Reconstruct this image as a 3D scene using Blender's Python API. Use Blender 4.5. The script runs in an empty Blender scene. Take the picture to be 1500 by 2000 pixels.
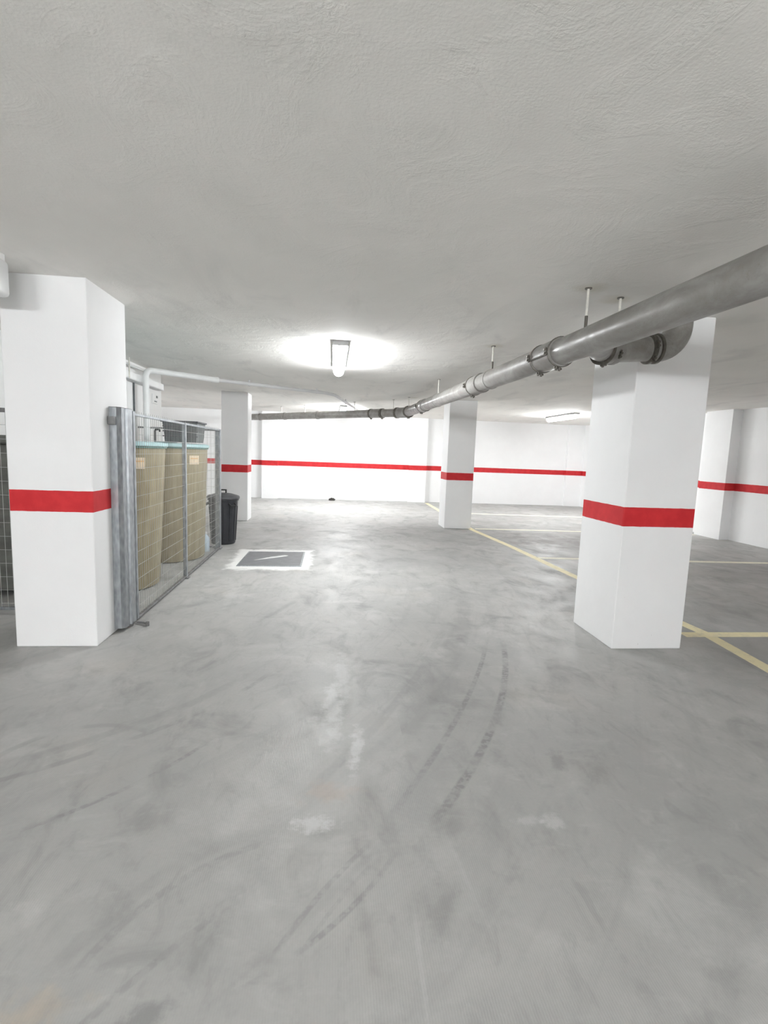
import bpy, bmesh, math, random
from mathutils import Vector, Matrix
random.seed(4)
S = bpy.context.scene
COL = S.collection
H = 2.55            # ceiling height
EYE = 1.4655

# ---------------------------------------------------------------- materials
def mat(name, base=(0.8, 0.8, 0.8), rough=0.6, metal=0.0, spec=0.5):
    m = bpy.data.materials.new(name); m.use_nodes = True
    b = m.node_tree.nodes['Principled BSDF']
    b.inputs['Base Color'].default_value = (*base, 1)
    b.inputs['Roughness'].default_value = rough
    b.inputs['Metallic'].default_value = metal
    b.inputs['Specular IOR Level'].default_value = spec
    return m

class NT:
    """small helper around a node tree"""
    def __init__(self, m):
        self.t = m.node_tree; self.b = self.t.nodes['Principled BSDF']
    def n(self, kind, **kw):
        nd = self.t.nodes.new(kind)
        for k, v in kw.items(): setattr(nd, k, v)
        return nd
    def l(self, a, b): self.t.links.new(a, b)
    def val(self, x, sock):
        if isinstance(x, (int, float)): sock.default_value = x
        else: self.l(x, sock)
    def math(self, op, a, b=None, c=None, clamp=False):
        nd = self.n('ShaderNodeMath', operation=op, use_clamp=clamp)
        self.val(a, nd.inputs[0])
        if b is not None: self.val(b, nd.inputs[1])
        if c is not None: self.val(c, nd.inputs[2])
        return nd.outputs[0]
    def ramp(self, v, a, b, lo=0.0, hi=1.0):
        nd = self.n('ShaderNodeMapRange', interpolation_type='SMOOTHSTEP')
        self.val(v, nd.inputs['Value'])
        nd.inputs['From Min'].default_value = a; nd.inputs['From Max'].default_value = b
        nd.inputs['To Min'].default_value = lo; nd.inputs['To Max'].default_value = hi
        return nd.outputs[0]
    def ysep(self, p):
        q = self.n('ShaderNodeSeparateXYZ'); self.l(p, q.inputs[0]); return q.outputs[1]
    def pos(self): return self.n('ShaderNodeNewGeometry').outputs['Position']
    def scaled(self, vec, s, rot=0.0):
        nd = self.n('ShaderNodeMapping'); self.l(vec, nd.inputs[0])
        nd.inputs['Scale'].default_value = s; nd.inputs['Rotation'].default_value = (0, 0, rot)
        return nd.outputs[0]
    def noise(self, vec, scale, detail=4, rough=0.55, dist=0.0):
        nd = self.n('ShaderNodeTexNoise'); self.l(vec, nd.inputs['Vector'])
        nd.inputs['Scale'].default_value = scale; nd.inputs['Detail'].default_value = detail
        nd.inputs['Roughness'].default_value = rough; nd.inputs['Distortion'].default_value = dist
        return nd.outputs['Fac']
    def mix(self, f, a, b, blend='MIX'):
        nd = self.n('ShaderNodeMix', data_type='RGBA', blend_type=blend)
        self.val(f, nd.inputs[0])
        for x, s in ((a, nd.inputs[6]), (b, nd.inputs[7])):
            if isinstance(x, tuple): s.default_value = (*x, 1)
            else: self.l(x, s)
        return nd.outputs[2]
    def bump(self, h, strength, dist=0.01):
        nd = self.n('ShaderNodeBump'); self.l(h, nd.inputs['Height'])
        nd.inputs['Strength'].default_value = strength; nd.inputs['Distance'].default_value = dist
        self.l(nd.outputs[0], self.b.inputs['Normal'])

def mottled(name, base, rough=0.6, metal=0.0, amount=0.15, scale=6.0, stretch=(1, 1, 1), bump=0.0, dark=None, detail=5):
    m = mat(name, base, rough, metal); k = NT(m)
    p = k.scaled(k.pos(), stretch)
    f = k.ramp(k.noise(p, scale, detail), 0.3, 0.72)
    d = dark or tuple(c * (1 - amount) for c in base)
    k.l(k.mix(f, d, base), k.b.inputs['Base Color'])
    if bump: k.bump(k.noise(p, scale * 6, 3), bump, 0.004)
    return m

STRIPE0, STRIPE1 = 0.976, 1.124
def painted_wall(name, white=(0.86, 0.865, 0.87), warm_top=False):
    m = mat(name, white, 0.62, 0, 0.3); k = NT(m)
    p = k.pos()
    sep = k.n('ShaderNodeSeparateXYZ'); k.l(p, sep.inputs[0]); z = sep.outputs[2]
    w = k.math('MULTIPLY', k.math('SUBTRACT', k.noise(p, 14, 2), 0.5), 0.006)
    zz = k.math('ADD', z, w)
    band = k.math('MULTIPLY', k.math('GREATER_THAN', zz, STRIPE0), k.math('LESS_THAN', zz, STRIPE1))
    n1 = k.noise(p, 1.7, 5, 0.6)
    wcol = k.mix(k.ramp(n1, 0.35, 0.75), tuple(c * 0.965 for c in white), white)
    # scuffs of wear low down on the paint
    sc = k.ramp(k.noise(k.scaled(p, (1, 1, 0.5)), 26, 3, 0.6), 0.74, 0.8)
    low = k.ramp(z, 0.0, 0.9, 0.6, 0.0)
    wcol = k.mix(k.math('MULTIPLY', sc, low), wcol, (0.45, 0.44, 0.43))
    red = k.mix(k.ramp(k.noise(p, 9, 4), 0.35, 0.7), (0.50, 0.020, 0.026), (0.58, 0.028, 0.034))
    k.l(k.mix(band, wcol, red), k.b.inputs['Base Color'])
    # roller texture and slightly wavy plaster
    h = k.math('ADD', k.noise(p, 3.0, 3), k.math('MULTIPLY', k.noise(p, 120, 2), 0.08))
    k.bump(h, 0.25, 0.02)
    return m

M = {}
M['wall'] = painted_wall('white_wall_paint_red_band')
M['plain'] = mottled('white_plaster', (0.84, 0.84, 0.835), 0.6, amount=0.05, scale=2)

def ceiling_mat():
    m = mat('rough_ceiling_plaster', (0.8, 0.79, 0.77), 0.8); k = NT(m); p = k.pos()
    big = k.noise(p, 0.9, 5, 0.55, 0.4)
    col = k.mix(k.ramp(big, 0.3, 0.7), (0.80, 0.79, 0.76), (0.86, 0.845, 0.815))
    # greyer water marks further down the slab
    q = k.scaled(p, (1.6, 0.55, 1))
    st = k.math('MULTIPLY', k.ramp(k.noise(q, 1.5, 6, 0.62, 0.8), 0.50, 0.70), k.ramp(k.ysep(p), 2.5, 4.5, 0.12, 1.0))
    col = k.mix(k.math('MULTIPLY', st, 0.5), col, (0.62, 0.615, 0.60))
    # rust-yellow rings where the hanger rods enter
    for (x, y) in ((1.602, 3.168), (1.883, 3.353), (1.564, 4.949), (1.54, 9.8)):
        d = k.n('ShaderNodeVectorMath', operation='DISTANCE'); k.l(p, d.inputs[0]); d.inputs[1].default_value = (x, y, H)
        dd = k.math('ADD', d.outputs['Value'], k.math('MULTIPLY', k.noise(p, 8, 3), 0.12))
        col = k.mix(k.ramp(dd, 0.07, 0.2, 0.4, 0.0), col, (0.50, 0.46, 0.33))
    k.l(col, k.b.inputs['Base Color'])
    r = k.ramp(k.noise(k.scaled(p, (1, 0.8, 1)), 2.6, 6, 0.6, 1.2), 0.46, 0.62)
    h = k.math('ADD', k.math('MULTIPLY', k.noise(p, 1.3, 3), 1.6),
               k.math('ADD', k.math('MULTIPLY', k.math('MULTIPLY', r, k.noise(p, 38, 4, 0.6, 1.0)), 0.30), k.math('MULTIPLY', k.noise(p, 95, 2), 0.10)))
    k.bump(h, 0.32, 0.03)
    return m
M['ceiling'] = ceiling_mat()

def floor_mat():
    m = mat('stained_concrete', (0.45, 0.45, 0.44), 0.55); k = NT(m); p = k.pos()
    sep = k.n('ShaderNodeSeparateXYZ'); k.l(p, sep.inputs[0]); X, Yc = sep.outputs[0], sep.outputs[1]
    big = k.noise(p, 0.75, 5, 0.6, 0.5)
    med = k.noise(k.scaled(p, (1.3, 0.9, 1), 0.6), 2.3, 6, 0.62, 0.9)
    fine = k.noise(p, 60, 3, 0.6)
    col = k.mix(k.ramp(big, 0.3, 0.7), (0.35, 0.352, 0.343), (0.425, 0.422, 0.408))
    col = k.mix(k.math('MULTIPLY', k.ramp(med, 0.50, 0.72), 0.62), col, (0.235, 0.235, 0.228))
    col = k.mix(k.math('MULTIPLY', k.ramp(k.noise(k.scaled(p, (1, 1, 1), 0.3), 1.9, 5, 0.6, 0.6), 0.50, 0.72), 0.42), col, (0.56, 0.56, 0.55))
    col = k.mix(k.math('MULTIPLY', k.ramp(k.noise(p, 1.1, 2), 0.55, 0.75), 0.22), col, (0.46, 0.42, 0.36))
    sm = k.noise(k.scaled(p, (1.8, 0.8, 1), -0.5), 6.5, 5, 0.65, 0.8)
    col = k.mix(k.ramp(sm, 0.50, 0.74, 0.0, 0.42), col, (0.245, 0.245, 0.238))
    col = k.mix(k.ramp(k.noise(k.scaled(p, (0.7, 1.5, 1), 0.9), 8.0, 5, 0.65, 0.6), 0.52, 0.74, 0.0, 0.30), col, (0.52, 0.52, 0.51))
    # swept marks running up and to the right: old curved traffic films
    sw = k.n('ShaderNodeVectorMath', operation='DISTANCE'); k.l(p, sw.inputs[0]); sw.inputs[1].default_value = (-4.6, 6.2, 0)
    cb = k.n('ShaderNodeCombineXYZ'); k.val(k.math('MULTIPLY', sw.outputs['Value'], 6.0), cb.inputs[0])
    an = k.math('ARCTAN2', k.math('SUBTRACT', Yc, 6.2), k.math('ADD', X, 4.6))
    k.val(k.math('MULTIPLY', an, 3.0), cb.inputs[1])
    films = k.ramp(k.noise(cb.outputs[0], 1.3, 5, 0.65, 0.3), 0.50, 0.68)
    zone = k.math('MULTIPLY', k.ramp(Yc, 10.0, 7.0), k.ramp(X, 3.2, 2.0))
    col = k.mix(k.math('MULTIPLY', k.math('MULTIPLY', films, zone), 0.34), col, (0.30, 0.30, 0.295))
    # darker oily zone where cars stand, right of the bay line
    bay = k.math('MULTIPLY', k.ramp(X, 2.9, 3.6), k.ramp(k.noise(k.scaled(p, (0.5, 1.2, 1)), 1.0, 4, 0.6), 0.42, 0.62))
    col = k.mix(k.math('MULTIPLY', bay, 0.5), col, (0.29, 0.28, 0.265))
    # tyre prints: bands along circular arcs (centre, radius, half width, angular window by Y, strength, treaded)
    arcs = [((-3.351, 4.876), 4.876, 0.023, (1.7, 1.95, 3.4, 4.1), (0.2, 9), 1.0, True),
            ((-6.898, 6.843), 8.733, 0.017, (1.75, 2.1, 3.4, 3.9), (0.0, 9), 0.85, True),
            ((-6.898, 6.843), 8.50, 0.09, (2.0, 2.5, 4.2, 5.6), (0.4, 9), 0.42, False),
            ((-6.898, 6.843), 8.36, 0.03, (1.6, 2.2, 3.2, 4.4), (-0.3, 9), 0.30, False),
            ((-3.351, 4.876), 5.10, 0.014, (2.9, 3.4, 4.2, 5.2), (0.2, 9), 0.2, True),
            ((-1.93, 3.195), 1.553, 0.013, (1.6, 1.8, 2.3, 2.5), (-1.5, -0.4), 0.75, True),
            ((-2.462, 4.226), 2.324, 0.020, (1.9, 2.1, 3.0, 3.4), (-1.8, -0.2), 0.55, False),
            ((-2.462, 4.226), 2.20, 0.035, (1.9, 2.3, 3.0, 3.4), (-1.9, -0.2), 0.35, False),
            ((-1.132, 2.192), 0.405, 0.02, (2.2, 2.3, 2.6, 2.7), (-1.7, -0.9), 0.4, False),
            ((0.011, 1.045), 0.735, 0.016, (1.1, 1.3, 1.70, 1.82), (-1.0, -0.03), 0.42, True),
            ((0.011, 1.045), 0.80, 0.03, (1.1, 1.3, 1.7, 1.9), (-1.0, -0.03), 0.25, False),
            ((1.786, -0.762), 3.067, 0.013, (0.9, 1.1, 1.4, 1.6), (-1.0, -0.1), 0.5, True),
            ((-0.79, 2.336), 1.25, 0.011, (1.2, 1.3, 1.6, 1.7), (-0.3, 0.4), 0.7, True),
            ((1.565, 0.326), 1.966, 0.011, (1.2, 1.35, 1.7, 1.85), (-0.3, 0.5), 0.6, True),
            ((1.565, 0.326), 1.90, 0.008, (1.2, 1.35, 1.6, 1.8), (-0.3, 0.5), 0.35, True)]
    wob = k.math('MULTIPLY', k.math('SUBTRACT', k.noise(p, 1.5, 2), 0.5), 0.05)
    tread = k.ramp(k.noise(p, 34, 2, 0.5), 0.42, 0.56)
    patch = k.ramp(k.noise(p, 4.5, 3), 0.38, 0.56, 0.0, 1.0)
    total = None
    for (cx, cy), R, hw, (y0, y1, y2, y3), (x0, x1), st, tr in arcs:
        d = k.n('ShaderNodeVectorMath', operation='DISTANCE'); k.l(p, d.inputs[0]); d.inputs[1].default_value = (cx, cy, 0)
        dd = k.math('ABSOLUTE', k.math('ADD', k.math('SUBTRACT', d.outputs['Value'], R), wob if not tr else 0.0))
        v = k.ramp(dd, hw * 0.55, hw * 1.25, st, 0.0)
        v = k.math('MULTIPLY', v, k.ramp(Yc, y0, y1)); v = k.math('MULTIPLY', v, k.ramp(Yc, y3, y2))
        v = k.math('MULTIPLY', v, k.math('MULTIPLY', k.math('GREATER_THAN', X, x0), k.math('LESS_THAN', X, x1)))
        v = k.math('MULTIPLY', v, k.math('MULTIPLY', k.math('ADD', k.math('MULTIPLY', tread, 0.6), 0.4), k.math('ADD', k.math('MULTIPLY', patch, 0.6), 0.4) if st > .8 else patch) if tr else patch)
        total = v if total is None else k.math('MAXIMUM', total, v)
    col = k.mix(k.math('MULTIPLY', total, 0.8), col, (0.20, 0.20, 0.195))
    # pale scrapes (x, y, half width, half length, rotation)
    def spot(cx, cy, sx, sy, rot, colr, st, nz=10, edge=0.6):
        nonlocal col
        mp = k.n('ShaderNodeMapping', vector_type='TEXTURE'); k.l(p, mp.inputs[0])
        mp.inputs['Location'].default_value = (cx, cy, 0); mp.inputs['Rotation'].default_value = (0, 0, rot)
        mp.inputs['Scale'].default_value = (sx, sy, 1)
        ln = k.n('ShaderNodeVectorMath', operation='LENGTH'); k.l(mp.outputs[0], ln.inputs[0])
        v = k.math('ADD', ln.outputs['Value'], k.math('MULTIPLY', k.math('SUBTRACT', k.noise(p, nz, 5, 0.7), 0.5), 3.2))
        col = k.mix(k.ramp(v, edge * 0.5, 1.25, st, 0.0), col, colr)
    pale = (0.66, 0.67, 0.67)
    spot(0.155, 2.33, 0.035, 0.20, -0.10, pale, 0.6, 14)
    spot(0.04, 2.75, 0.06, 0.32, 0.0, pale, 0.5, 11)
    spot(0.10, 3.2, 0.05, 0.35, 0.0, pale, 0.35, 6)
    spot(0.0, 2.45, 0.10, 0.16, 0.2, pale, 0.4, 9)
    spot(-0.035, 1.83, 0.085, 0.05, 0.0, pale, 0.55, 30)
    spot(0.93, 1.79, 0.05, 0.045, 0.0, pale, 0.4, 20)
    spot(0.83, 1.80, 0.06, 0.03, 0.0, pale, 0.3, 24)
    spot(0.5, 1.55, 0.01, 0.25, 0.12, pale, 0.10, 5)
    spot(0.29, 1.25, 0.008, 0.17, -0.05, pale, 0.16, 5)
    spot(0.02, 2.0, 0.12, 0.08, 0.0, (0.42, 0.34, 0.28), 0.45, 8)
    spot(-0.75, 1.2, 0.12, 0.06, 0.3, (0.47, 0.40, 0.31), 0.5, 8)
    spot(1.13, 2.18, 0.045, 0.09, -0.2, (0.22, 0.22, 0.215), 0.65, 8)
    spot(0.42, 2.25, 0.05, 0.06, 0.1, (0.24, 0.24, 0.235), 0.4, 9)
    spot(-0.45, 1.17, 0.09, 0.035, 0.6, (0.20, 0.20, 0.20), 0.7, 9)
    spot(0.70, 3.0, 0.22, 0.35, -0.3, (0.25, 0.25, 0.245), 0.5, 4)
    spot(0.42, 2.0, 0.12, 0.4, -0.5, (0.28, 0.28, 0.275), 0.4, 5)
    spot(4.6, 8.4, 1.7, 0.9, 0.0, (0.22, 0.20, 0.185), 0.75, 3)
    spot(1.2, 6.9, 1.2, 0.7, 0.0, (0.31, 0.31, 0.305), 0.45, 2)
    spot(2.0, 9.0, 1.3, 1.0, 0.0, (0.28, 0.28, 0.27), 0.45, 2)
    spot(-1.65, 4.08, 0.16, 0.3, 0.0, (0.30, 0.29, 0.27), 0.4, 7)
    # narrow darker strip from the bin to the manhole
    mp = k.n('ShaderNodeMapping', vector_type='TEXTURE'); k.l(p, mp.inputs[0])
    mp.inputs['Location'].default_value = (-1.08, 7.38, 0); mp.inputs['Rotation'].default_value = (0, 0, 0.22)
    mp.inputs['Scale'].default_value = (1, 1, 1)
    sp = k.n('ShaderNodeSeparateXYZ'); k.l(mp.outputs[0], sp.inputs[0])
    g = k.math('MULTIPLY', k.ramp(k.math('ABSOLUTE', sp.outputs[1]), 0.02, 0.045, 1.0, 0.0), k.ramp(k.math('ABSOLUTE', sp.outputs[0]), 0.38, 0.44, 1.0, 0.0))
    # limewashed border round the manhole, thinning out at its edges
    mq = k.n('ShaderNodeMapping', vector_type='TEXTURE'); k.l(p, mq.inputs[0])
    mq.inputs['Location'].default_value = (-.76, 6.70, 0); mq.inputs['Scale'].default_value = (.50, .60, 1)
    sq = k.n('ShaderNodeSeparateXYZ'); k.l(mq.outputs[0], sq.inputs[0])
    box = k.math('MAXIMUM', k.math('ABSOLUTE', sq.outputs[0]), k.math('ABSOLUTE', sq.outputs[1]))
    box = k.math('ADD', box, k.math('MULTIPLY', k.math('SUBTRACT', k.noise(p, 6, 5, 0.65), 0.5), 0.5))
    wash = k.ramp(box, 0.93, 1.12, 0.92, 0.0)
    col = k.mix(k.math('MULTIPLY', g, 0.6), col, (0.25, 0.24, 0.225))
    col = k.mix(wash, col, (0.80, 0.80, 0.785))
    # finely combed surface
    comb = k.n('ShaderNodeTexWave', wave_type='BANDS', bands_direction='X'); k.l(p, comb.inputs['Vector'])
    comb.inputs['Scale'].default_value = 40; comb.inputs['Distortion'].default_value = 1.5; comb.inputs['Detail'].default_value = 2
    col = k.mix(k.math('MULTIPLY', comb.outputs['Fac'], 0.07), col, (0.25, 0.25, 0.245))
    col = k.mix(k.ramp(fine, 0.35, 0.75, 0.0, 0.14), col, (0.27, 0.27, 0.26))
    k.l(col, k.b.inputs['Base Color'])
    k.l(k.ramp(med, 0.3, 0.8, 0.42, 0.68), k.b.inputs['Roughness'])
    h = k.math('ADD', k.math('MULTIPLY', fine, 0.5), k.math('ADD', k.math('MULTIPLY', comb.outputs['Fac'], 0.25), k.noise(p, 5, 4)))
    k.bump(h, 0.18, 0.006)
    return m
M['floor'] = floor_mat()

def line_paint(name, c, wear=0.5):
    m = mat(name, c, 0.6); k = NT(m); p = k.pos()
    f = k.ramp(k.noise(p, 11, 6, 0.7), 0.46, 0.72, 0.0, wear)
    k.l(k.mix(f, c, (0.43, 0.42, 0.39)), k.b.inputs['Base Color'])
    return m
M['yellow'] = line_paint('worn_yellow_line_paint', (0.86, 0.78, 0.50), 0.45)
M['paleline'] = line_paint('worn_cream_line_paint', (0.84, 0.81, 0.67), 0.4)
M['whitepaint'] = line_paint('white_floor_paint', (0.86, 0.86, 0.84), 0.35)

def galv():
    m = mat('galvanised_steel', (0.5, 0.52, 0.54), 0.42, 0.75); k = NT(m); p = k.pos()
    v = k.n('ShaderNodeTexVoronoi'); k.l(k.scaled(p, (1, 1, 0.35)), v.inputs['Vector']); v.inputs['Scale'].default_value = 45
    c = k.mix(v.outputs['Distance'], (0.24, 0.26, 0.275), (0.42, 0.44, 0.46))
    c = k.mix(k.ramp(k.noise(p, 5, 4), 0.5, 0.75, 0, 0.5), c, (0.19, 0.20, 0.21))
    k.l(c, k.b.inputs['Base Color']); return m
M['galv'] = galv()
M['wire'] = mat('zinc_wire', (0.40, 0.41, 0.40), 0.45, 0.3)
M['darkrail'] = mottled('dull_steel_rail', (0.26, 0.26, 0.26), 0.5, 0.5, amount=0.4, scale=12)
M['pvc'] = mottled('dusty_grey_pvc', (0.46, 0.455, 0.44), 0.38, amount=0.30, scale=7, stretch=(2, 0.7, 1), bump=0.05)
def pvc_dirty():
    m = mat('dusty_grey_drain_plastic', (0.38, 0.375, 0.36), 0.36); k = NT(m); p = k.pos()
    a = k.ramp(k.noise(k.scaled(p, (2, 0.8, 2)), 3.5, 6, 0.65, 0.5), 0.35, 0.7)
    c = k.mix(a, (0.215, 0.205, 0.19), (0.33, 0.325, 0.31))
    sp = k.ramp(k.noise(p, 45, 3, 0.7), 0.60, 0.72, 0, 0.4)
    c = k.mix(sp, c, (0.16, 0.145, 0.12)); k.l(c, k.b.inputs['Base Color'])
    k.l(k.ramp(k.noise(p, 9, 4), 0.3, 0.7, 0.30, 0.5), k.b.inputs['Roughness']); k.bump(k.noise(p, 30, 3), 0.08, 0.004)
    return m
M['drain'] = pvc_dirty()
M['rubber'] = mottled('dark_rubber_band', (0.10, 0.095, 0.085), 0.6, amount=0.3, scale=30)
M['clamp'] = mottled('tarnished_clamp_steel', (0.16, 0.15, 0.13), 0.45, 0.5, amount=0.35, scale=30)
M['rod'] = mottled('painted_hanger_rod', (0.74, 0.72, 0.66), 0.5, amount=0.15, scale=30)
M['whitepvc'] = mottled('white_pvc', (0.80, 0.81, 0.81), 0.35, amount=0.06, scale=6)
M['greypvc'] = mottled('pale_grey_pvc', (0.66, 0.66, 0.67), 0.45, amount=0.08, scale=6)
def tank_mat():
    m = mat('tan_fibreglass', (0.47, 0.40, 0.26), 0.42); k = NT(m); p = k.pos()
    a = k.noise(k.scaled(p, (5, 5, 0.6)), 3.2, 6, 0.65)
    c = k.mix(k.ramp(a, 0.3, 0.72), (0.26, 0.22, 0.135), (0.37, 0.32, 0.21))
    w = k.n('ShaderNodeTexWave', wave_type='BANDS', bands_direction='Z'); k.l(p, w.inputs['Vector'])
    w.inputs['Scale'].default_value = 2.6; w.inputs['Distortion'].default_value = 1.0
    c = k.mix(k.math('MULTIPLY', w.outputs['Fac'], 0.12), c, (0.20, 0.17, 0.10))
    k.l(c, k.b.inputs['Base Color']); k.bump(k.noise(k.scaled(p, (1, 1, 0.3)), 8, 3), 0.15, 0.01); return m
M['tan'] = tank_mat()
M['teal'] = mottled('pale_teal_plastic', (0.42, 0.62, 0.64), 0.4, amount=0.12, scale=8)
M['tealrim'] = mottled('dark_teal_plastic', (0.16, 0.28, 0.25), 0.5, amount=0.2, scale=8)
M['sticker'] = mottled('beige_sticker', (0.72, 0.60, 0.44), 0.5, amount=0.15, scale=25)
M['stickerprint'] = mat('orange_sticker_print', (0.66, 0.42, 0.20), 0.5)
M['black'] = mottled('black_bin_plastic', (0.030, 0.032, 0.038), 0.42, amount=0.3, scale=12)
M['lidgrey'] = mottled('dusty_black_lid', (0.085, 0.088, 0.095), 0.5, amount=0.3, scale=12)
M['crate'] = mottled('slate_grey_plastic', (0.10, 0.115, 0.12), 0.5, amount=0.3, scale=12)
M['darktank'] = mottled('dark_grey_green_plastic', (0.13, 0.135, 0.12), 0.55, amount=0.45, scale=3, stretch=(1, 1, 2))
M['cover'] = mottled('dark_grey_cast_cover', (0.175, 0.18, 0.19), 0.5, 0.0, amount=0.2, scale=9, bump=0.2)
M['smear'] = line_paint('rubbed_white_paint', (0.62, 0.63, 0.63), 0.8)
M['housing'] = mat('grey_lamp_housing', (0.26, 0.26, 0.26), 0.55)
M['dark'] = mat('black_plastic', (0.03, 0.03, 0.03), 0.5)
M['bottle'] = mat('pale_blue_bottle_plastic', (0.60, 0.72, 0.82), 0.25)
M['rag'] = mottled('dark_rubbish', (0.06, 0.055, 0.05), 0.8, amount=0.4, scale=20)
def lamp_mat(name, s):
    m = mat(name, (0.9, 0.9, 0.9), 0.3); b = m.node_tree.nodes['Principled BSDF']
    b.inputs['Emission Color'].default_value = (0.965, 0.985, 1.0, 1); b.inputs['Emission Strength'].default_value = s
    return m
LAMP = 94.0
M['tube'] = lamp_mat('lit_lamp_diffuser', LAMP)
M['tube_far'] = lamp_mat('lit_bright_lamp_diffuser', LAMP * 1.9)
M['tube_side'] = lamp_mat('lit_side_lamp_diffuser', LAMP * 1.3)
M['fill_tube'] = lamp_mat('added_fill_tube', 176.0)  # emission of the added fill tubes behind the viewer

# ---------------------------------------------------------------- mesh building
class MB:
    def __init__(s): s.bm = bmesh.new()
    def box(s, x0, x1, y0, y1, z0, z1, bev=0.0):
        t = bmesh.new(); bmesh.ops.create_cube(t, size=1)
        for v in t.verts: v.co = Vector(((x0 + x1) / 2 + v.co.x * (x1 - x0), (y0 + y1) / 2 + v.co.y * (y1 - y0), (z0 + z1) / 2 + v.co.z * (z1 - z0)))
        if bev: bmesh.ops.bevel(t, geom=t.edges[:], offset=bev, segments=3, affect='EDGES', profile=0.5)
        return s._add(t)
    def _add(s, t, mtx=None):
        if mtx: bmesh.ops.transform(t, matrix=mtx, verts=t.verts[:])
        me = bpy.data.meshes.new('tmp'); t.to_mesh(me); t.free(); s.bm.from_mesh(me); bpy.data.meshes.remove(me); return s
    def rings(s, rings, cap=True, close=True):
        """loft a list of rings (lists of Vectors)"""
        vs = [[s.bm.verts.new(p) for p in r] for r in rings]
        n = len(vs[0])
        for a, b in zip(vs, vs[1:]):
            for i in range(n if close else n - 1):
                j = (i + 1) % n
                s.bm.faces.new((a[i], a[j], b[j], b[i]))
        if cap:
            s.bm.faces.new(vs[0][::-1]); s.bm.faces.new(vs[-1])
        return s
    def tube(s, pts, r, seg=20, cap=True, radii=None):
        pts = [Vector(p) for p in pts]; rr = radii or [r] * len(pts)
        T = []
        for i, p in enumerate(pts):
            a = pts[max(i - 1, 0)]; b = pts[min(i + 1, len(pts) - 1)]; T.append((b - a).normalized())
        up = Vector((0, 0, 1)) if abs(T[0].z) < 0.9 else Vector((0, 1, 0))
        nrm = (up - T[0] * up.dot(T[0])).normalized(); rings = []
        for i, p in enumerate(pts):
            nrm = (nrm - T[i] * nrm.dot(T[i])).normalized(); bn = T[i].cross(nrm)
            rings.append([p + (nrm * math.cos(2 * math.pi * k / seg) + bn * math.sin(2 * math.pi * k / seg)) * rr[i] for k in range(seg)])
        return s.rings(rings, cap)
    def lathe(s, cx, cy, prof, seg=48, cap=True):
        return s.rings([[Vector((cx + r * math.cos(2 * math.pi * k / seg), cy + r * math.sin(2 * math.pi * k / seg), z)) for k in range(seg)] for r, z in prof], cap)
    def prism(s, poly, z0, z1):
        return s.rings([[Vector((x, y, z)) for x, y in poly] for z in (z0, z1)])
    def build(s, name, m, parent=None, smooth=False, origin=None, bevel=0.0):
        bmesh.ops.recalc_face_normals(s.bm, faces=s.bm.faces[:])
        off = Vector(parent['_base']) if parent is not None and '_base' in parent else Vector(origin or (0, 0, 0))
        for v in s.bm.verts: v.co -= off
        me = bpy.data.meshes.new(name); s.bm.to_mesh(me); s.bm.free()
        me.materials.append(M[m] if isinstance(m, str) else m)
        o = bpy.data.objects.new(name, me); COL.objects.link(o)
        if parent is not None:
            o.parent = parent; o['_base'] = list(off)
        else:
            o.location = off; o['_base'] = list(off)
        if smooth:
            for p in me.polygons: p.use_smooth = True
            md = o.modifiers.new('edges', 'EDGE_SPLIT'); md.split_angle = math.radians(38)
        if bevel:
            b = o.modifiers.new('bevel', 'BEVEL'); b.width = bevel; b.segments = 2; b.limit_method = 'ANGLE'
        return o

def thing(name, loc, label, cat, group=None):
    o = bpy.data.objects.new(name, None); COL.objects.link(o); o.location = loc; o.empty_display_size = 0.1
    o['_base'] = list(loc); tag(o, label, cat, group); return o
def tag(o, label, cat, group=None):
    o['label'] = label; o['category'] = cat
    if group: o['group'] = group
    return o
def structure(o): o['kind'] = 'structure'; return o

# ---------------------------------------------------------------- room shell
X0, X1, Y0, Y1 = -8.0, 7.87, -6.0, 15.24
def plane_grid(z, name, m, thick, up):
    b = MB(); b.box(X0 - .3, X1 + .3, Y0 - .3, Y1 + .3, min(z, z + thick), max(z, z + thick)); return structure(b.build(name, m))
floor = plane_grid(0, 'floor', 'floor', -0.2, True)
ceil = plane_grid(H, 'ceiling', 'ceiling', 0.2, False)
# far wall with the two shallow pilasters and a third one towards the corner
b = MB(); b.prism([(X0 - .25, Y1 + .25), (X0 - .25, Y1), (-2.06, Y1), (-2.06, Y1 - .16), (-1.60, Y1 - .16), (-1.60, Y1),
                   (2.33, Y1), (2.33, Y1 - .16), (2.86, Y1 - .16), (2.86, Y1), (7.35, Y1), (7.35, Y1 - .10), (X1 + .25, Y1 - .10), (X1 + .25, Y1 + .25)], 0, H)
wall_back = structure(b.build('wall_back', 'wall'))
b = MB(); b.prism([(X1, Y0 - .25), (X1 + .25, Y0 - .25), (X1 + .25, Y1 - .1), (X1, Y1 - .1), (X1, 9.74), (7.66, 9.74), (7.66, 9.05), (X1, 9.05)], 0, H)
wall_right = structure(b.build('wall_right', 'wall'))
b = MB(); b.box(X0 - .25, X1 + .25, Y0 - .25, Y0, 0, H); structure(b.build('wall_front', 'wall'))
b = MB(); b.box(X0 - .25, X0, Y0, Y1, 0, H); structure(b.build('wall_left', 'wall'))
# inner block behind the enclosure: plain wall with a pilaster
b = MB(); b.prism([(-3.35, 3.4), (-3.35, 6.88), (-2.70, 6.88), (-2.70, 8.35), (-3.55, 8.35), (-3.55, 3.4)], 0, H)
wall_store = structure(b.build('wall_storeroom', 'plain'))

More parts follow.
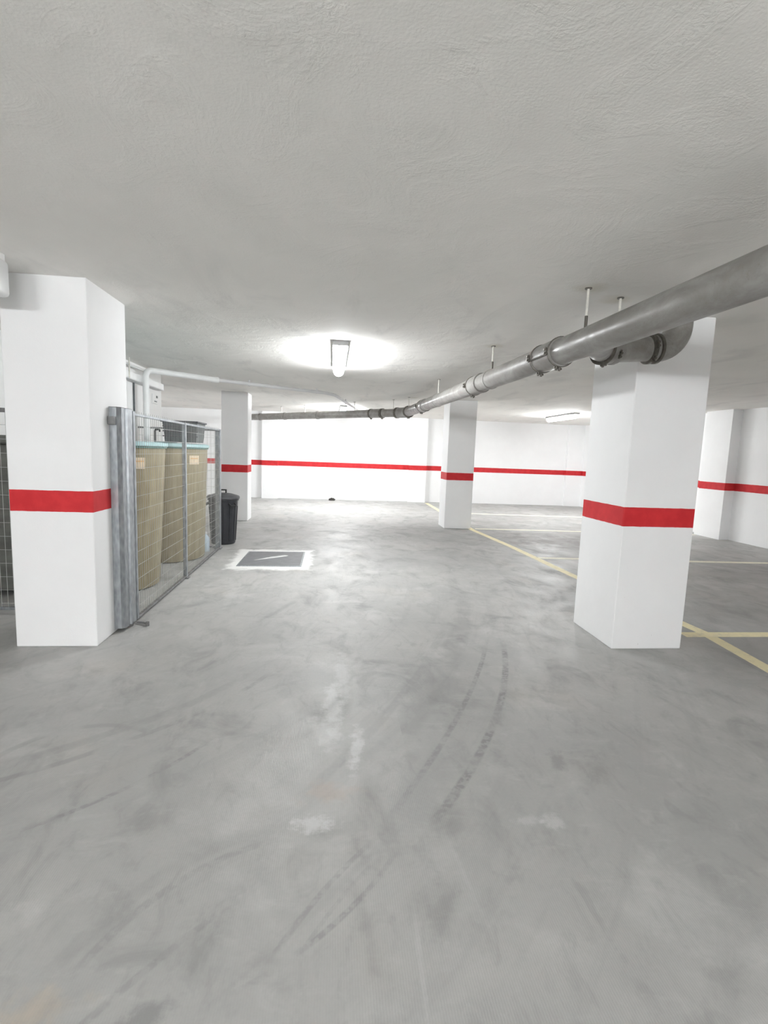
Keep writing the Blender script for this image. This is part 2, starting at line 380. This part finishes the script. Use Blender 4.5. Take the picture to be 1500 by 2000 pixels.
# painted lines: parts of the floor
def strip(pts, w, name, m, z=0.0012):
    b = MB(); n = len(pts); L = []; R = []
    for i, p in enumerate(pts):
        a = Vector(pts[max(i - 1, 0)]); c = Vector(pts[min(i + 1, n - 1)]); t = (c - a).normalized(); nn = Vector((-t.y, t.x))
        L.append(Vector(p) + nn * w / 2); R.append(Vector(p) - nn * w / 2)
    b.rings([[Vector((l.x, l.y, 0)), Vector((r.x, r.y, 0)), Vector((r.x, r.y, z)), Vector((l.x, l.y, z))] for l, r in zip(L, R)])
    return b.build(name, m, floor)
main = [(3.42, 1.2), (3.34, 2.6), (3.29, 3.6), (3.24, 4.6), (3.12, 5.95), (2.99, 7.93), (2.84, 9.66), (2.84, 12.4), (2.86, 15.1)]
strip([(3.08, 0.8), (3.15, 2.2), (3.2, 3.12), (3.28, 3.9), (3.2, 4.9), (3.09, 5.93), (2.99, 7.9), (2.83, 9.66), (2.85, 12.6), (2.88, 14.9)], 0.112, 'parking_line', 'yellow', 0.0012)
strip([(3.05, 3.88), (4.8, 3.87), (7.8, 3.86)], 0.11, 'parking_line', 'yellow', 0.0016)
strip([(3.09, 7.03), (5.4, 6.93), (7.8, 6.86)], 0.11, 'parking_line', 'paleline', 0.0016)
strip([(2.93, 9.83), (5.1, 9.75), (7.6, 9.65)], 0.11, 'parking_line', 'paleline', 0.0016)
strip([(2.93, 12.5), (5.1, 12.35), (7.7, 12.2)], 0.12, 'parking_line', 'paleline', 0.0016)

# ---------------------------------------------------------------- pillars
def pillar(x0, x1, y0, y1, label):
    b = MB(); b.box(x0, x1, y0, y1, 0, H)
    o = b.build('concrete_pillar', 'wall', None, origin=((x0 + x1) / 2, (y0 + y1) / 2, 0), bevel=0.008)
    tag(o, label, 'pillar'); return o
pillar(-2.201, -1.653, 3.665, 4.295, 'white square pillar with red band, nearest on the left, steel fence post fixed to its side')
pillar(2.216, 2.80, 3.570, 4.198, 'large white pillar with red band at right, under the drain pipe elbow')
pillar(-2.19, -1.676, 10.26, 10.72, 'white pillar with red band behind the black bin and mesh enclosure')
pillar(2.276, 2.826, 9.80, 10.34, 'white pillar with red band between the two parts of the far wall, small in the distance')

# ---------------------------------------------------------------- lamps
def lamp(x, y0, y1, label, m='tube'):
    t = thing('ceiling_lamp', (x, (y0 + y1) / 2, H), label, 'lamp', None)
    b = MB(); b.box(x - .08, x + .08, y0 - .015, y1 + .015, H - .048, H, 0.004); b.build('lamp_body', 'housing', t)
    for ya, yb in ((y0 + .10, y0 + .13), (y1 - .13, y1 - .10)):
        for sx in (-1, 1):
            b = MB(); b.box(x + sx * .074 - .006, x + sx * .074 + .006, ya, yb, H - .066, H - .04, 0.002); b.build('cover_clip', 'housing', t)
    b = MB(); n = 12; rings = []
    for f, yy in ((.72, y0 + .004), (1, y0 + .03), (1, y1 - .03), (.72, y1 - .004)):
        rings.append([Vector((x + f * .068 * math.cos(math.pi * k / n), yy, H - .049 - f * .085 * math.sin(math.pi * k / n) ** .8)) for k in range(n + 1)])
    b.rings(rings); b.build('diffuser', m, t, smooth=True)
    return t
lamp(0.055, 5.12, 6.62, 'lit fluorescent ceiling lamp nearest the viewer, glowing on the open ceiling')
lamp(0.24, 12.05, 13.55, 'lit fluorescent ceiling lamp just beyond the diagonal drain pipe, before the middle far wall', 'tube_far')
lamp(5.55, 11.15, 12.65, 'lit fluorescent ceiling lamp at right, in front of the far wall beside the large pillar', 'tube_side')
def added_fill_lamp(x, y, z, label, m='fill_tube'):  # added out of view to light the near pillars and ceiling
    t = thing('added_fill_lamp', (x, y, z), label, 'lamp')
    MB().tube([(x - .75, y, z), (x + .75, y, z)], .06, 16).build('diffuser', m, t, smooth=True)
    for sx in (-1, 1):
        MB().tube([(x + sx * .75, y, z), (x + sx * .79, y, z)], .066, 16).build('end_cap', 'housing', t, smooth=True)
        MB().tube([(x + sx * .77, y, z), (x + sx * .77, y, H)], .004, 6).build('hanger_wire', 'housing', t, smooth=True)
added_fill_lamp(-1.9, -3.4, 2.1, 'added fill tube lamp, unseen behind the viewer on the left')
added_fill_lamp(0.62, -3.4, 2.1, 'added fill tube lamp, unseen behind the viewer on the right')
lamp(-5.4, 11.2, 12.7, 'added ceiling lamp far left beyond the storeroom wall, out of view')  # added lamp, unseen, to light the left side

# ---------------------------------------------------------------- drain pipe
def axis(y): return Vector((1.65 - 0.02 * y, y, 2.18 + 0.01 * y))
dp = thing('drain_pipe', (1.55, 5.0, 2.23), 'thick grey suspended drain pipe crossing the upper right, with clamps and a side branch', 'pipe')
R = 0.090
YE = 10.05
MB().tube([axis(-5.9), axis(0), axis(3), axis(6), axis(YE - .25)], R, 40).build('pipe_section', 'drain', dp, smooth=True)
P0 = axis(YE); P1 = Vector((-2.55, 14.62, 2.315)); dd = (P1 - P0).normalized(); d0 = Vector((-.02, 1, .01)).normalized()
# mitred elbow swinging from straight ahead to the diagonal run
def arc_pts(a, ta, b, tb, n=10):
    out = []
    for i in range(n + 1):
        t = i / n; h = (2*t**3-3*t**2+1); g = t**3-2*t**2+t; h1 = -2*t**3+3*t**2; g1 = t**3-t**2; L = (b-a).length
        out.append(a*h + ta*g*L + b*h1 + tb*g1*L)
    return out
ea = P0 - d0 * .24; eb = P0 + dd * .24
MB().tube(arc_pts(ea, d0, eb, dd), R + .012, 32).build('elbow', 'drain', dp, smooth=True)
MB().tube([eb - dd * .02, eb + dd * 2, P1], 0.084, 32).build('pipe_section', 'drain', dp, smooth=True)

def ring(p, t, r, w, m, name, parent=dp):
    p = Vector(p); t = Vector(t).normalized()
    return MB().tube([p - t * w / 2, p - t * w * .4, p + t * w * .4, p + t * w / 2], r, 36, radii=[r - .004, r, r, r - .004]).build(name, m, parent, smooth=True)
def bolts(parent, p, t, r, side, m='clamp'):
    """small bolt lug on the rim of a clamp"""
    p = Vector(p); t = Vector(t).normalized(); s = Vector(side).normalized(); u = t.cross(s)
    b = MB(); c = p + s * (r + .006)
    b.tube([c - u * .028, c + u * .028], .007, 10); b.tube([c - u * .012 - s * .012, c - u * .012 + s * .016], .009, 8); b.tube([c + u * .012 - s * .012, c + u * .012 + s * .016], .009, 8)
    return b.build('bolt_lug', m, parent, smooth=True)
def coupling(y0, y1, parent=dp, r=R + .010, bar=True):
    a, c = axis(y0), axis(y1)
    s = MB().tube([a, c], r, 40).build('coupling_sleeve', 'drain', parent, smooth=True)
    for yy in (y0 + .012, y1 - .012):
        if not bar and yy < (y0 + y1) / 2:
            ring(axis(yy), d0, r + .003, .02, 'drain', 'clamp_band'); continue
        k = ring(axis(yy), d0, r + .006, .020, 'clamp', 'clamp_band')
        bolts(k, axis(yy), d0, r + .008, (-.15, 0, -1)); bolts(k, axis(yy), d0, r + .008, (-1, 0, -.02))
    if bar:
        q = MB(); o = Vector((-(r + .008), 0, -.02)); q.tube([a + o, c + o], .006, 8); q.build('tie_bar', 'clamp', parent, smooth=True)
coupling(3.46, 3.78)
coupling(5.22, 5.52, bar=False)
coupling(8.15, 8.42, bar=False)
ring(axis(YE - .27), d0, R + .026, .05, 'clamp', 'clamp_band'); bolts(dp, axis(YE - .27), d0, R + .02, (0, 0, -1))
ring(eb, dd, R + .02, .06, 'clamp', 'clamp_band'); 
ring(eb + dd * .42, dd, .100, .07, 'clamp', 'clamp_band'); bolts(dp, eb + dd * .42, dd, .100, (0, 0, -1))
MB().tube([eb + dd * .40, eb + dd * .72], .094, 32).build('coupling_sleeve', 'drain', dp, smooth=True)
ring(eb + dd * .74, dd, .100, .05, 'clamp', 'clamp_band'); bolts(dp, eb + dd * .74, dd, .100, (0, 0, -1))
for s_ in (2.75, 4.05, 5.15):
    ring(P0 + dd * s_, dd, .095, .06, 'drain', 'coupling_sleeve')
# hanger rods
def rod(x, y, zb, dark=False):
    h = MB().tube([(x, y, zb), (x, y, H - .002)], .008, 10).build('hanger_rod', 'rod', dp, smooth=True)
    MB().tube([(x, y, H - .006), (x, y, H)], .022, 14).build('ceiling_rosette', 'clamp', h)
    if dark: MB().tube([(x, y, zb - .02), (x, y, zb + .09)], .010, 10).build('threaded_end', 'clamp', h, smooth=True)
rod(1.590, 3.168, 2.29, True); rod(1.553, 4.949, 2.31, True); rod(1.505, 7.278, 2.33); rod(1.45, 9.75, 2.36)
ring(axis(4.949), d0, R + .006, .03, 'drain', 'clamp_band'); ring(axis(7.278), d0, R + .004, .03, 'drain', 'clamp_band')
for s_ in (.35, 1.5, 3.25, 4.2):
    q = P0 + dd * s_; rod(q.x, q.y, q.z + .07)
# branch with its elbow rising to the slab beside the large pillar
br0 = Vector((1.60, 3.10, 2.19)); br1 = Vector((1.80, 3.29, 2.205)); br2 = Vector((2.16, 3.30, 2.235))
MB().tube([axis(2.93), Vector((1.66, 3.10, 2.195)), Vector((1.73, 3.22, 2.2)), br1, Vector((1.9, 3.295, 2.213)), br2], .082, 32).build('branch_pipe', 'drain', dp, smooth=True)
tb = (br2 - br1).normalized()
k = ring((1.775, 3.27, 2.203), (1, .35, 0), .101, .035, 'clamp', 'clamp_band'); bolts(k, (1.775, 3.27, 2.203), (1, .3, 0), .098, (0, -.3, -1))
k = ring((1.86, 3.292, 2.21), (1, .05, 0), .099, .028, 'drain', 'clamp_band'); bolts(k, (1.86, 3.292, 2.21), (1, .05, 0), .098, (-.0, -1, -.5))
MB().tube([(1.76, 3.262, 2.203), (1.88, 3.293, 2.21)], .092, 32).build('coupling_sleeve', 'drain', dp, smooth=True)
k = ring((2.115, 3.30, 2.231), tb, .100, .028, 'clamp', 'clamp_band'); bolts(k, (2.115, 3.30, 2.231), tb, .098, (0, -1, .1)); bolts(k, (2.115, 3.30, 2.231), tb, .098, (0, -.7, -.7))
k = ring((2.165, 3.30, 2.235), tb, .100, .022, 'clamp', 'clamp_band')
arc = [Vector((2.14, 3.30, 2.235))]
for i in range(13):
    a = math.pi / 2 * i / 12; arc.append(Vector((2.165 + .15 * math.sin(a), 3.30, 2.236 + .15 * (1 - math.cos(a)))))
arc.append(Vector((2.315, 3.30, H)))
MB().tube(arc, .088, 36).build('branch_elbow', 'drain', dp, smooth=True)
rod(1.885, 3.30, 2.29, True)

# ---------------------------------------------------------------- white conduit
cp = thing('conduit_pipe', (-2.541, 7.25, 0), 'white plastic pipe rising behind the mesh cage and bending along the ceiling', 'pipe')
def fillet(pts, r, n=8):
    pts = [Vector(p) for p in pts]; out = [pts[0]]
    for a, p, c in zip(pts, pts[1:], pts[2:]):
        u = (a - p).normalized(); v = (c - p).normalized(); A = p + u * r; B = p + v * r
        for i in range(n + 1):
            t = i / n; out.append(A * (1 - t) ** 2 + p * 2 * t * (1 - t) + B * t ** 2)
    out.append(pts[-1]); return out
MB().tube(fillet([(-2.541, 7.25, 0), (-2.541, 7.25, 2.467), (-1.82, 8.10, 2.488)], .10), .040, 24).build('riser', 'whitepvc', cp, smooth=True)
MB().tube(fillet([(-1.85, 8.08, 2.488), (-1.36, 8.42, 2.49), (-.62, 8.87, 2.49), (-.02, 9.25, 2.49), (.72, 13.2, 2.49)], .3), .028, 20).build('ceiling_run', 'greypvc', cp, smooth=True)
b = MB(); b.tube([(-1.86, 8.07, 2.488), (-1.78, 8.13, 2.488)], .045, 20); b.build('pipe_socket', 'whitepvc', cp, smooth=True)
for (x, y) in ((-1.36, 8.43), (-.3, 9.07), (.25, 10.7)):
    b = MB(); b.box(x - .012, x + .012, y - .02, y + .02, 2.455, H, .003); b.build('pipe_clip', 'greypvc', cp)
# trunking and small conduits on the storeroom wall
t = thing('cable_trunking', (-2.62, 7.3, 2.3), 'white cable trunking along the top of the storeroom wall, left of the white pipe', 'trunking')
b = MB(); b.box(-2.70, -2.595, 6.45, 8.15, 2.30, 2.385, .006); b.build('trunking_body', 'whitepvc', t)
b = MB(); b.box(-2.69, -2.592, 6.45, 8.15, 2.288, 2.300, .003); b.build('trunking_lid', 'greypvc', t)
b = MB(); b.tube([(-2.59, 6.82, 2.30), (-2.59, 6.82, H)], .009, 10); b.build('hanger_rod', 'rod', t, smooth=True)
b = MB(); b.tube([(-2.63, 6.3, 2.475), (-2.63, 7.42, 2.475)], .016, 12)
tag(b.build('cable_conduit', 'whitepvc', origin=(-2.6, 6.3, 2.475), smooth=True), 'thin white conduit high on the ceiling above the trunking, beside the pillar', 'conduit')
b = MB(); b.tube([(-2.688, 7.22, 2.284), (-2.688, 7.22, 0)], .012, 12)
tag(b.build('cable_conduit', 'crate', origin=(-2.688, 7.22, 0), smooth=True), 'thin dark cable dropping from the trunking just left of the white pipe', 'conduit')
t = thing('switch_box', (-2.70, 8.05, 2.1), 'small white switch box with dark contacts under the trunking end', 'switch')
b = MB(); b.box(-2.70, -2.68, 7.93, 8.14, 2.08, 2.22, .004); b.build('box_body', 'plain', t)
b = MB(); b.box(-2.68, -2.672, 8.06, 8.11, 2.165, 2.20, .002); b.build('switch_key', 'dark', t)
b = MB(); b.box(-2.68, -2.674, 7.98, 8.08, 2.105, 2.12, .002); b.build('name_strip', 'crate', t)

# white box on the ceiling at the upper left
t = thing('junction_box', (-2.08, 3.24, 2.55), 'white rounded junction box under the ceiling, cut by the left edge of the picture', 'box')
b = MB(); b.box(-2.29, -1.945, 3.17, 3.36, 2.305, 2.515, .025); b.build('box_body', 'whitepvc', t, smooth=True)
b = MB(); b.box(-2.28, -1.96, 3.19, 3.34, 2.51, 2.55); b.build('mounting_plate', 'plain', t)
b = MB(); b.box(-2.275, -1.965, 3.160, 3.172, 2.325, 2.495, .005); b.build('cover_lid', 'plain', t)

# ---------------------------------------------------------------- mesh enclosure
FT = 1.715
def wires(ax, fixed, a, c, z0, z1, name, parent, step=0.05, hstep=0.115, r=.0017):
    b = MB(); n = int((c - a) / step)
    def P(u, z, o=0): return Vector((fixed + o, u, z)) if ax == 'y' else Vector((u, fixed + o, z))
    for i in range(n + 1):
        u = a + (c - a) * i / n; b.tube([P(u, z0), P(u, z1)], r, 5)
    z = z1 - .115
    while z > z0 + .02:
        b.tube([P(a, z, .004), P(c, z, .004)], r, 5); z -= hstep
    return b.build(name, 'wire', parent, smooth=True)
en = thing('mesh_enclosure', (-1.60, 5.7, 0), 'galvanised wire mesh cage side running back from the left pillar to the black bin', 'fence')
# heavy rolled post fixed against the pillar
prof = [(-1.652, 3.95), (-1.600, 3.95), (-1.572, 3.972), (-1.572, 4.030), (-1.584, 4.040), (-1.584, 4.048), (-1.562, 4.056), (-1.562, 4.150), (-1.572, 4.162), (-1.652, 4.162)]
b = MB(); b.prism(prof, 0.03, FT + .012); p = b.build('gate_post', 'galv', en)
b = MB(); b.prism([(x, y) for x, y in prof], FT + .012, FT + .018); b.build('post_cap', 'darkrail', p)
b = MB(); b.box(-1.65, -1.60, 3.915, 3.945, 1.60, 1.66, .004); b.build('fixing_lug', 'darkrail', p)
b = MB(); b.box(-1.592, -1.560, 4.168, 4.205, .03, FT + .004, .003); b.build('frame_stile', 'galv', en)
b = MB(); b.box(-1.60, -1.58, 4.205, 7.31, FT - .028, FT - .006, .003); b.build('top_rail', 'galv', en)
b = MB(); b.box(-1.605, -1.575, 4.205, 7.31, .012, .034, .003); b.build('bottom_rail', 'darkrail', en)
b = MB(); b.box(-1.612, -1.572, 5.62, 5.66, 0.0, FT - .005, .003); pm = b.build('mid_post', 'galv', en)
b = MB(); b.box(-1.63, -1.55, 5.60, 5.68, 0.0, .008); b.build('foot_plate', 'darkrail', pm)
b = MB(); b.box(-1.645, -1.575, 7.31, 7.38, 0.0, FT - .005, .004); pe = b.build('end_post', 'galv', en)
b = MB(); b.box(-1.66, -1.56, 7.295, 7.395, 0.0, .008); b.build('foot_plate', 'darkrail', pe)
wires('y', -1.590, 4.215, 5.61, .03, FT + .012, 'mesh_panel', en)
wires('y', -1.590, 5.67, 7.30, .03, FT + .012, 'mesh_panel', en)
b = MB(); b.tube([(-1.56, 4.15, .012), (-1.50, 4.13, .016), (-1.46, 4.10, .014)], .009, 8); b.tube([(-1.46, 4.10, 0), (-1.46, 4.10, .035)], .014, 10); b.tube([(-1.60, 4.10, 0), (-1.60, 4.10, .03)], .03, 10)
b.build('floor_stop', 'darkrail', en, smooth=True)
# back run
eb_ = thing('mesh_fence', (-2.15, 7.35, 0), 'back panel of the wire mesh cage, behind the two tan tanks', 'fence')
b = MB(); b.box(-2.69, -1.65, 7.335, 7.355, FT - .03, FT - .008, .003); b.build('top_rail', 'darkrail', eb_)
b = MB(); b.box(-2.69, -1.65, 7.335, 7.355, .015, .037, .003); b.build('bottom_rail', 'darkrail', eb_)
wires('x', 7.345, -2.685, -1.66, .03, FT - .01, 'mesh_panel', eb_)
# front run, left of the near pillar
ef = thing('mesh_fence', (-2.75, 4.42, 0), 'mesh fence panel at the left picture edge, between the near pillar and the side wall', 'fence')
b = MB(); b.box(-3.34, -2.205, 4.40, 4.425, FT - .035, FT, .003); b.build('top_rail', 'darkrail', ef)
b = MB(); b.box(-3.34, -2.205, 4.40, 4.425, .03, .055, .003); b.build('bottom_rail', 'galv', ef)
b = MB(); b.box(-2.245, -2.205, 4.39, 4.43, 0, FT, .003); b.build('fence_post', 'galv', ef)
b = MB(); b.box(-3.34, -3.30, 4.39, 4.43, 0, FT, .003); b.build('fence_post', 'galv', ef)
wires('x', 4.412, -3.30, -2.245, .05, FT - .02, 'mesh_panel', ef)

# ---------------------------------------------------------------- tanks
def tank(cx, cy, label, st_ang, st_z, body='tan', lid='teal', rim='tealrim', hh=1.44, rt=.50, rb=.415, sw=.075):
    t = thing('water_tank', (cx, cy, 0), label, 'tank')
    prof = [(rb - .03, 0), (rb, .012), (rb + .006, .05)]
    n = 9
    for i in range(1, n): 
        f = i / n; prof.append((rb + (rt - rb) * f ** 0.9, hh * f))
    prof += [(rt, hh - .03), (rt - .005, hh)]
    MB().lathe(cx, cy, prof, 64).build('tank_body', body, t, smooth=True)
    MB().lathe(cx, cy, [(rt - .01, hh - .012), (rt + .012, hh - .012), (rt + .014, hh + .006), (rt, hh + .008)], 64).build('tank_rim', rim, t, smooth=True)
    l = MB().lathe(cx, cy, [(rt + .022, hh + .006), (rt + .026, hh + .012), (rt + .022, hh + .042), (rt - .02, hh + .05), (rt - .06, hh + .052), (.1, hh + .056)], 64).build('tank_lid', lid, t, smooth=True)
    MB().lathe(cx, cy, [(.13, hh + .056), (.13, hh + .064), (.05, hh + .066)], 32).build('lid_cap', lid, l, smooth=True)
    if st_ang is not None:
        b = MB(); rr = rb + (rt - rb) * (st_z / hh) ** .9
        rows = []
        for z in (st_z - .055, st_z + .055):
            rad = rb + (rt - rb) * (z / hh) ** .9 + .002
            rows.append([Vector((cx + (rad + o) * math.cos(a), cy + (rad + o) * math.sin(a), z)) for o, sgn in ((0, 1), (.002, -1)) for a in [st_ang + sgn * (-sw + 2 * sw * i / 8) / rad for i in range(9)]])
        b.rings(rows); s = b.build('label_sticker', 'sticker', t)
        b = MB(); rows = []
        for z in (st_z + .012, st_z + .026):
            rad = rb + (rt - rb) * (z / hh) ** .9 + .004
            rows.append([Vector((cx + (rad + o) * math.cos(a), cy + (rad + o) * math.sin(a), z)) for o, sgn in ((0, 1), (.001, -1)) for a in [st_ang + sgn * (-sw * .8 + 1.6 * sw * i / 8) / rad for i in range(9)]])
        b.rings(rows); b.build('printed_band', 'stickerprint', s)
    return t
tank(-2.25, 5.38, 'tan fibreglass water tank with pale teal lid, nearer one, just behind the steel post', -0.70, 1.28, rt=.52, rb=.445)
tank(-2.135, 6.78, 'tan fibreglass water tank with pale teal lid, farther one, carrying the grey crate', -0.57, 1.29, rt=.50, rb=.455)
# dark container seen past the left side of the near pillar
t = thing('storage_container', (-3.09, 5.22, 0), 'dark grey container behind the mesh at the far left picture edge', 'container')
b = MB(); b.rings([[Vector((-3.09 + sx * w, 5.2 + sy * d, z)) for sx, sy in ((-1, -1), (1, -1), (1, 1), (-1, 1))] for w, d, z in ((.20, .30, .05), (.235, .36, 1.42))]); b.build('container_body', 'darktank', t, bevel=.03)
b = MB(); b.box(-3.34, -2.84, 4.82, 5.58, 1.42, 1.50, .02); b.build('container_lid', 'darktank', t, smooth=True)
for sx in (-1, 1):
    b = MB(); b.tube([(-3.09 + sx * .14 - .02, 4.98, .05), (-3.09 + sx * .14 + .02, 4.98, .05)], .05, 20); b.build('wheel', 'dark', t, smooth=True)

# crate standing on the farther tank's lid
t = thing('plastic_crate', (-1.83, 6.4, 1.496), 'slate grey plastic crate with a propped lid on top of the farther tan tank', 'crate')
b = MB()
x0, x1, y0, y1, z0, z1 = -2.075, -1.665, 6.45, 6.85, 1.507, 1.745
b.rings([[Vector((x, y, z)) for x, y in ((x0 + i, y0 + i), (x1 - i, y0 + i), (x1 - i, y1 - i), (x0 + i, y1 - i))] for i, z in ((.02, z0), (0, z1), (.012, z1), (.03, z0 + .015))]); b.build('crate_body', 'crate', t)
for zz_ in (1.57, 1.63, 1.69):
    b = MB(); b.box(x0 - .004, x1 + .004, y0 - .006, y0 + .004, zz_, zz_ + .012, .002); b.build('crate_rib', 'lidgrey', t)
b = MB(); b.rings([[Vector((x, y, z)) for x, y in ((x0 - .02, y0 - .03), (x1 + .015, y0 - .03), (x1 + .015, y1 + .02), (x0 - .02, y1 + .02))] for z in (1.747, 1.765)]); b.build('crate_lid', 'lidgrey', t)
# hooked black fitting beside it
b = MB(); b.tube(fillet([(-2.135, 6.36, 1.496), (-2.135, 6.36, 1.645), (-2.08, 6.36, 1.65), (-2.08, 6.36, 1.62)], .022), .012, 12)
tag(b.build('pipe_hook', 'dark', origin=(-2.135, 6.36, 1.496), smooth=True), 'small black bent pipe fitting standing on the tank lid beside the crate', 'fitting')

# ---------------------------------------------------------------- black bin
bx, by = -1.635, 7.80
t = thing('waste_bin', (bx, by, 0), 'round black plastic rubbish bin with lid at the end of the mesh cage', 'bin')
MB().lathe(bx, by, [(.165, 0), (.175, .01), (.18, .03), (.205, .5), (.215, .66), (.228, .665), (.228, .70), (.218, .703)], 48).build('bin_body', 'black', t, smooth=True)
l = MB().lathe(bx, by, [(.238, .690), (.242, .70), (.240, .722), (.225, .735), (.12, .765), (.03, .775)], 48).build('bin_lid', 'lidgrey', t, smooth=True)
b = MB(); b.box(bx - .05, bx - .03, by - .015, by + .015, .76, .815, .003); b.box(bx + .03, bx + .05, by - .015, by + .015, .76, .815, .003); b.box(bx - .05, bx + .05, by - .017, by + .017, .81, .83, .005)
b.build('lid_handle', 'dark', l)
for sgn in (-1, 1):
    a0 = -0.75 if sgn > 0 else math.pi + .4
    cx_, cy_ = bx + .235 * math.cos(a0), by + .235 * math.sin(a0)
    b = MB(); tv = Vector((-math.sin(a0), math.cos(a0), 0)); nv = Vector((math.cos(a0), math.sin(a0), 0)); c0 = Vector((cx_, cy_, .60))
    b.tube(fillet([c0 - tv * .05 - nv * .03 + Vector((0, 0, .03)), c0 - tv * .05 + nv * .02, c0 + tv * .05 + nv * .02, c0 + tv * .05 - nv * .03 + Vector((0, 0, .03))], .015), .010, 10)
    b.build('side_handle', 'dark', t, smooth=True)
for i in range(14):
    a = 2 * math.pi * i / 14
    b = MB(); c, s_ = math.cos(a), math.sin(a)
    b.tube([(bx + .184 * c, by + .184 * s_, .05), (bx + .212 * c, by + .212 * s_, .58)], .005, 6); b.build('moulded_rib', 'black', t, smooth=True)
# bottle inside the cage
t = thing('plastic_bottle', (-1.76, 7.12, 0), 'pale blue plastic bottle on the floor inside the cage corner by the bin', 'bottle')
MB().lathe(-1.74, 7.15, [(.045, 0), (.05, .01), (.05, .17), (.045, .20), (.018, .235), (.016, .25)], 24).build('bottle_body', 'bottle', t, smooth=True)
MB().lathe(-1.74, 7.15, [(.019, .25), (.019, .272), (.017, .274)], 16).build('bottle_cap', 'whitepvc', t, smooth=True)

# ---------------------------------------------------------------- manhole
mc = thing('manhole_cover', (-.755, 6.70, 0), 'dark grey square manhole cover in a patchy white painted border on the floor', 'manhole')
b = MB(); b.rings([[Vector((x, y, z)) for x, y in ((-1.14, 6.26), (-.37, 6.27), (-.37, 7.15), (-1.13, 7.13))] for z in (0, .006)]); b.build('cover_plate', 'cover', mc)
b = MB()
for i in range(3): 
    pass
b.rings([[Vector((x, y, z)) for x, y in ((-.99, 6.58), (-.86, 6.66), (-.74, 6.74), (-.60, 6.84), (-.57, 6.90), (-.62, 6.93), (-.74, 6.84), (-.80, 6.80), (-.88, 6.70))] for z in (.006, .0072)]); b.build('white_smear', 'smear', mc)
i_ = [(-1.155, 6.245), (-.355, 6.255), (-.355, 7.165), (-1.145, 7.145)]
b = MB()
for j in range(4):
    o2 = i_; i2 = [(-1.135, 6.265), (-.375, 6.275), (-.375, 7.145), (-1.125, 7.125)]
    q = [o2[j], o2[(j + 1) % 4], i2[(j + 1) % 4], i2[j]]
    b.rings([[Vector((x, y, z)) for x, y in q] for z in (0, .008)])
b.build('cover_frame', 'galv', mc)

# ---------------------------------------------------------------- litter by the far wall
bm = bmesh.new(); bmesh.ops.create_icosphere(bm, subdivisions=4, radius=1)
from mathutils import noise as mn
for v in bm.verts:
    n_ = mn.noise(v.co * 2.2) * .45 + mn.noise(v.co * 5) * .2
    v.co = Vector((v.co.x * .085 * (1 + n_), v.co.y * .06 * (1 + n_), max(0, v.co.z * .055 * (1 + n_) + .02)))
me = bpy.data.meshes.new('rag'); bm.to_mesh(me); bm.free(); me.materials.append(M['rag'])
o = bpy.data.objects.new('crumpled_rag', me); COL.objects.link(o); o.location = (0.02, 14.95, 0)
tag(o, 'small dark crumpled rag on the floor against the bright far wall', 'rag')

# ---------------------------------------------------------------- world, camera, view
w = bpy.data.worlds.new('world'); S.world = w; w.use_nodes = True
w.node_tree.nodes['Background'].inputs[0].default_value = (.8, .85, .9, 1); w.node_tree.nodes['Background'].inputs[1].default_value = 0.05
cd = bpy.data.cameras.new('camera'); cam = bpy.data.objects.new('camera', cd); COL.objects.link(cam)
yaw, pit, rol = 0.1066, 0.1175, 0.0369
fw = Vector((math.sin(yaw) * math.cos(pit), math.cos(yaw) * math.cos(pit), -math.sin(pit)))
rt = Vector((math.cos(yaw), -math.sin(yaw), 0)); up = rt.cross(fw)
r2 = rt * math.cos(rol) + up * math.sin(rol); u2 = -rt * math.sin(rol) + up * math.cos(rol)
cam.matrix_world = Matrix(((r2.x, u2.x, -fw.x, 0), (r2.y, u2.y, -fw.y, 0), (r2.z, u2.z, -fw.z, EYE), (0, 0, 0, 1)))
cd.sensor_fit = 'VERTICAL'; cd.sensor_height = 36; cd.sensor_width = 27; cd.lens = 976.348 / 2000 * 36
cd.clip_start = .05; cd.clip_end = 100
S.camera = cam
S.cycles.max_bounces = 14; S.cycles.diffuse_bounces = 10; S.cycles.glossy_bounces = 4
vs = S.view_settings; vs.view_transform = 'Standard'; vs.look = 'None'; vs.gamma = 1; vs.use_curve_mapping = False
vs.exposure = 0.14
for ob in S.objects:
    if '_base' in ob: del ob['_base']
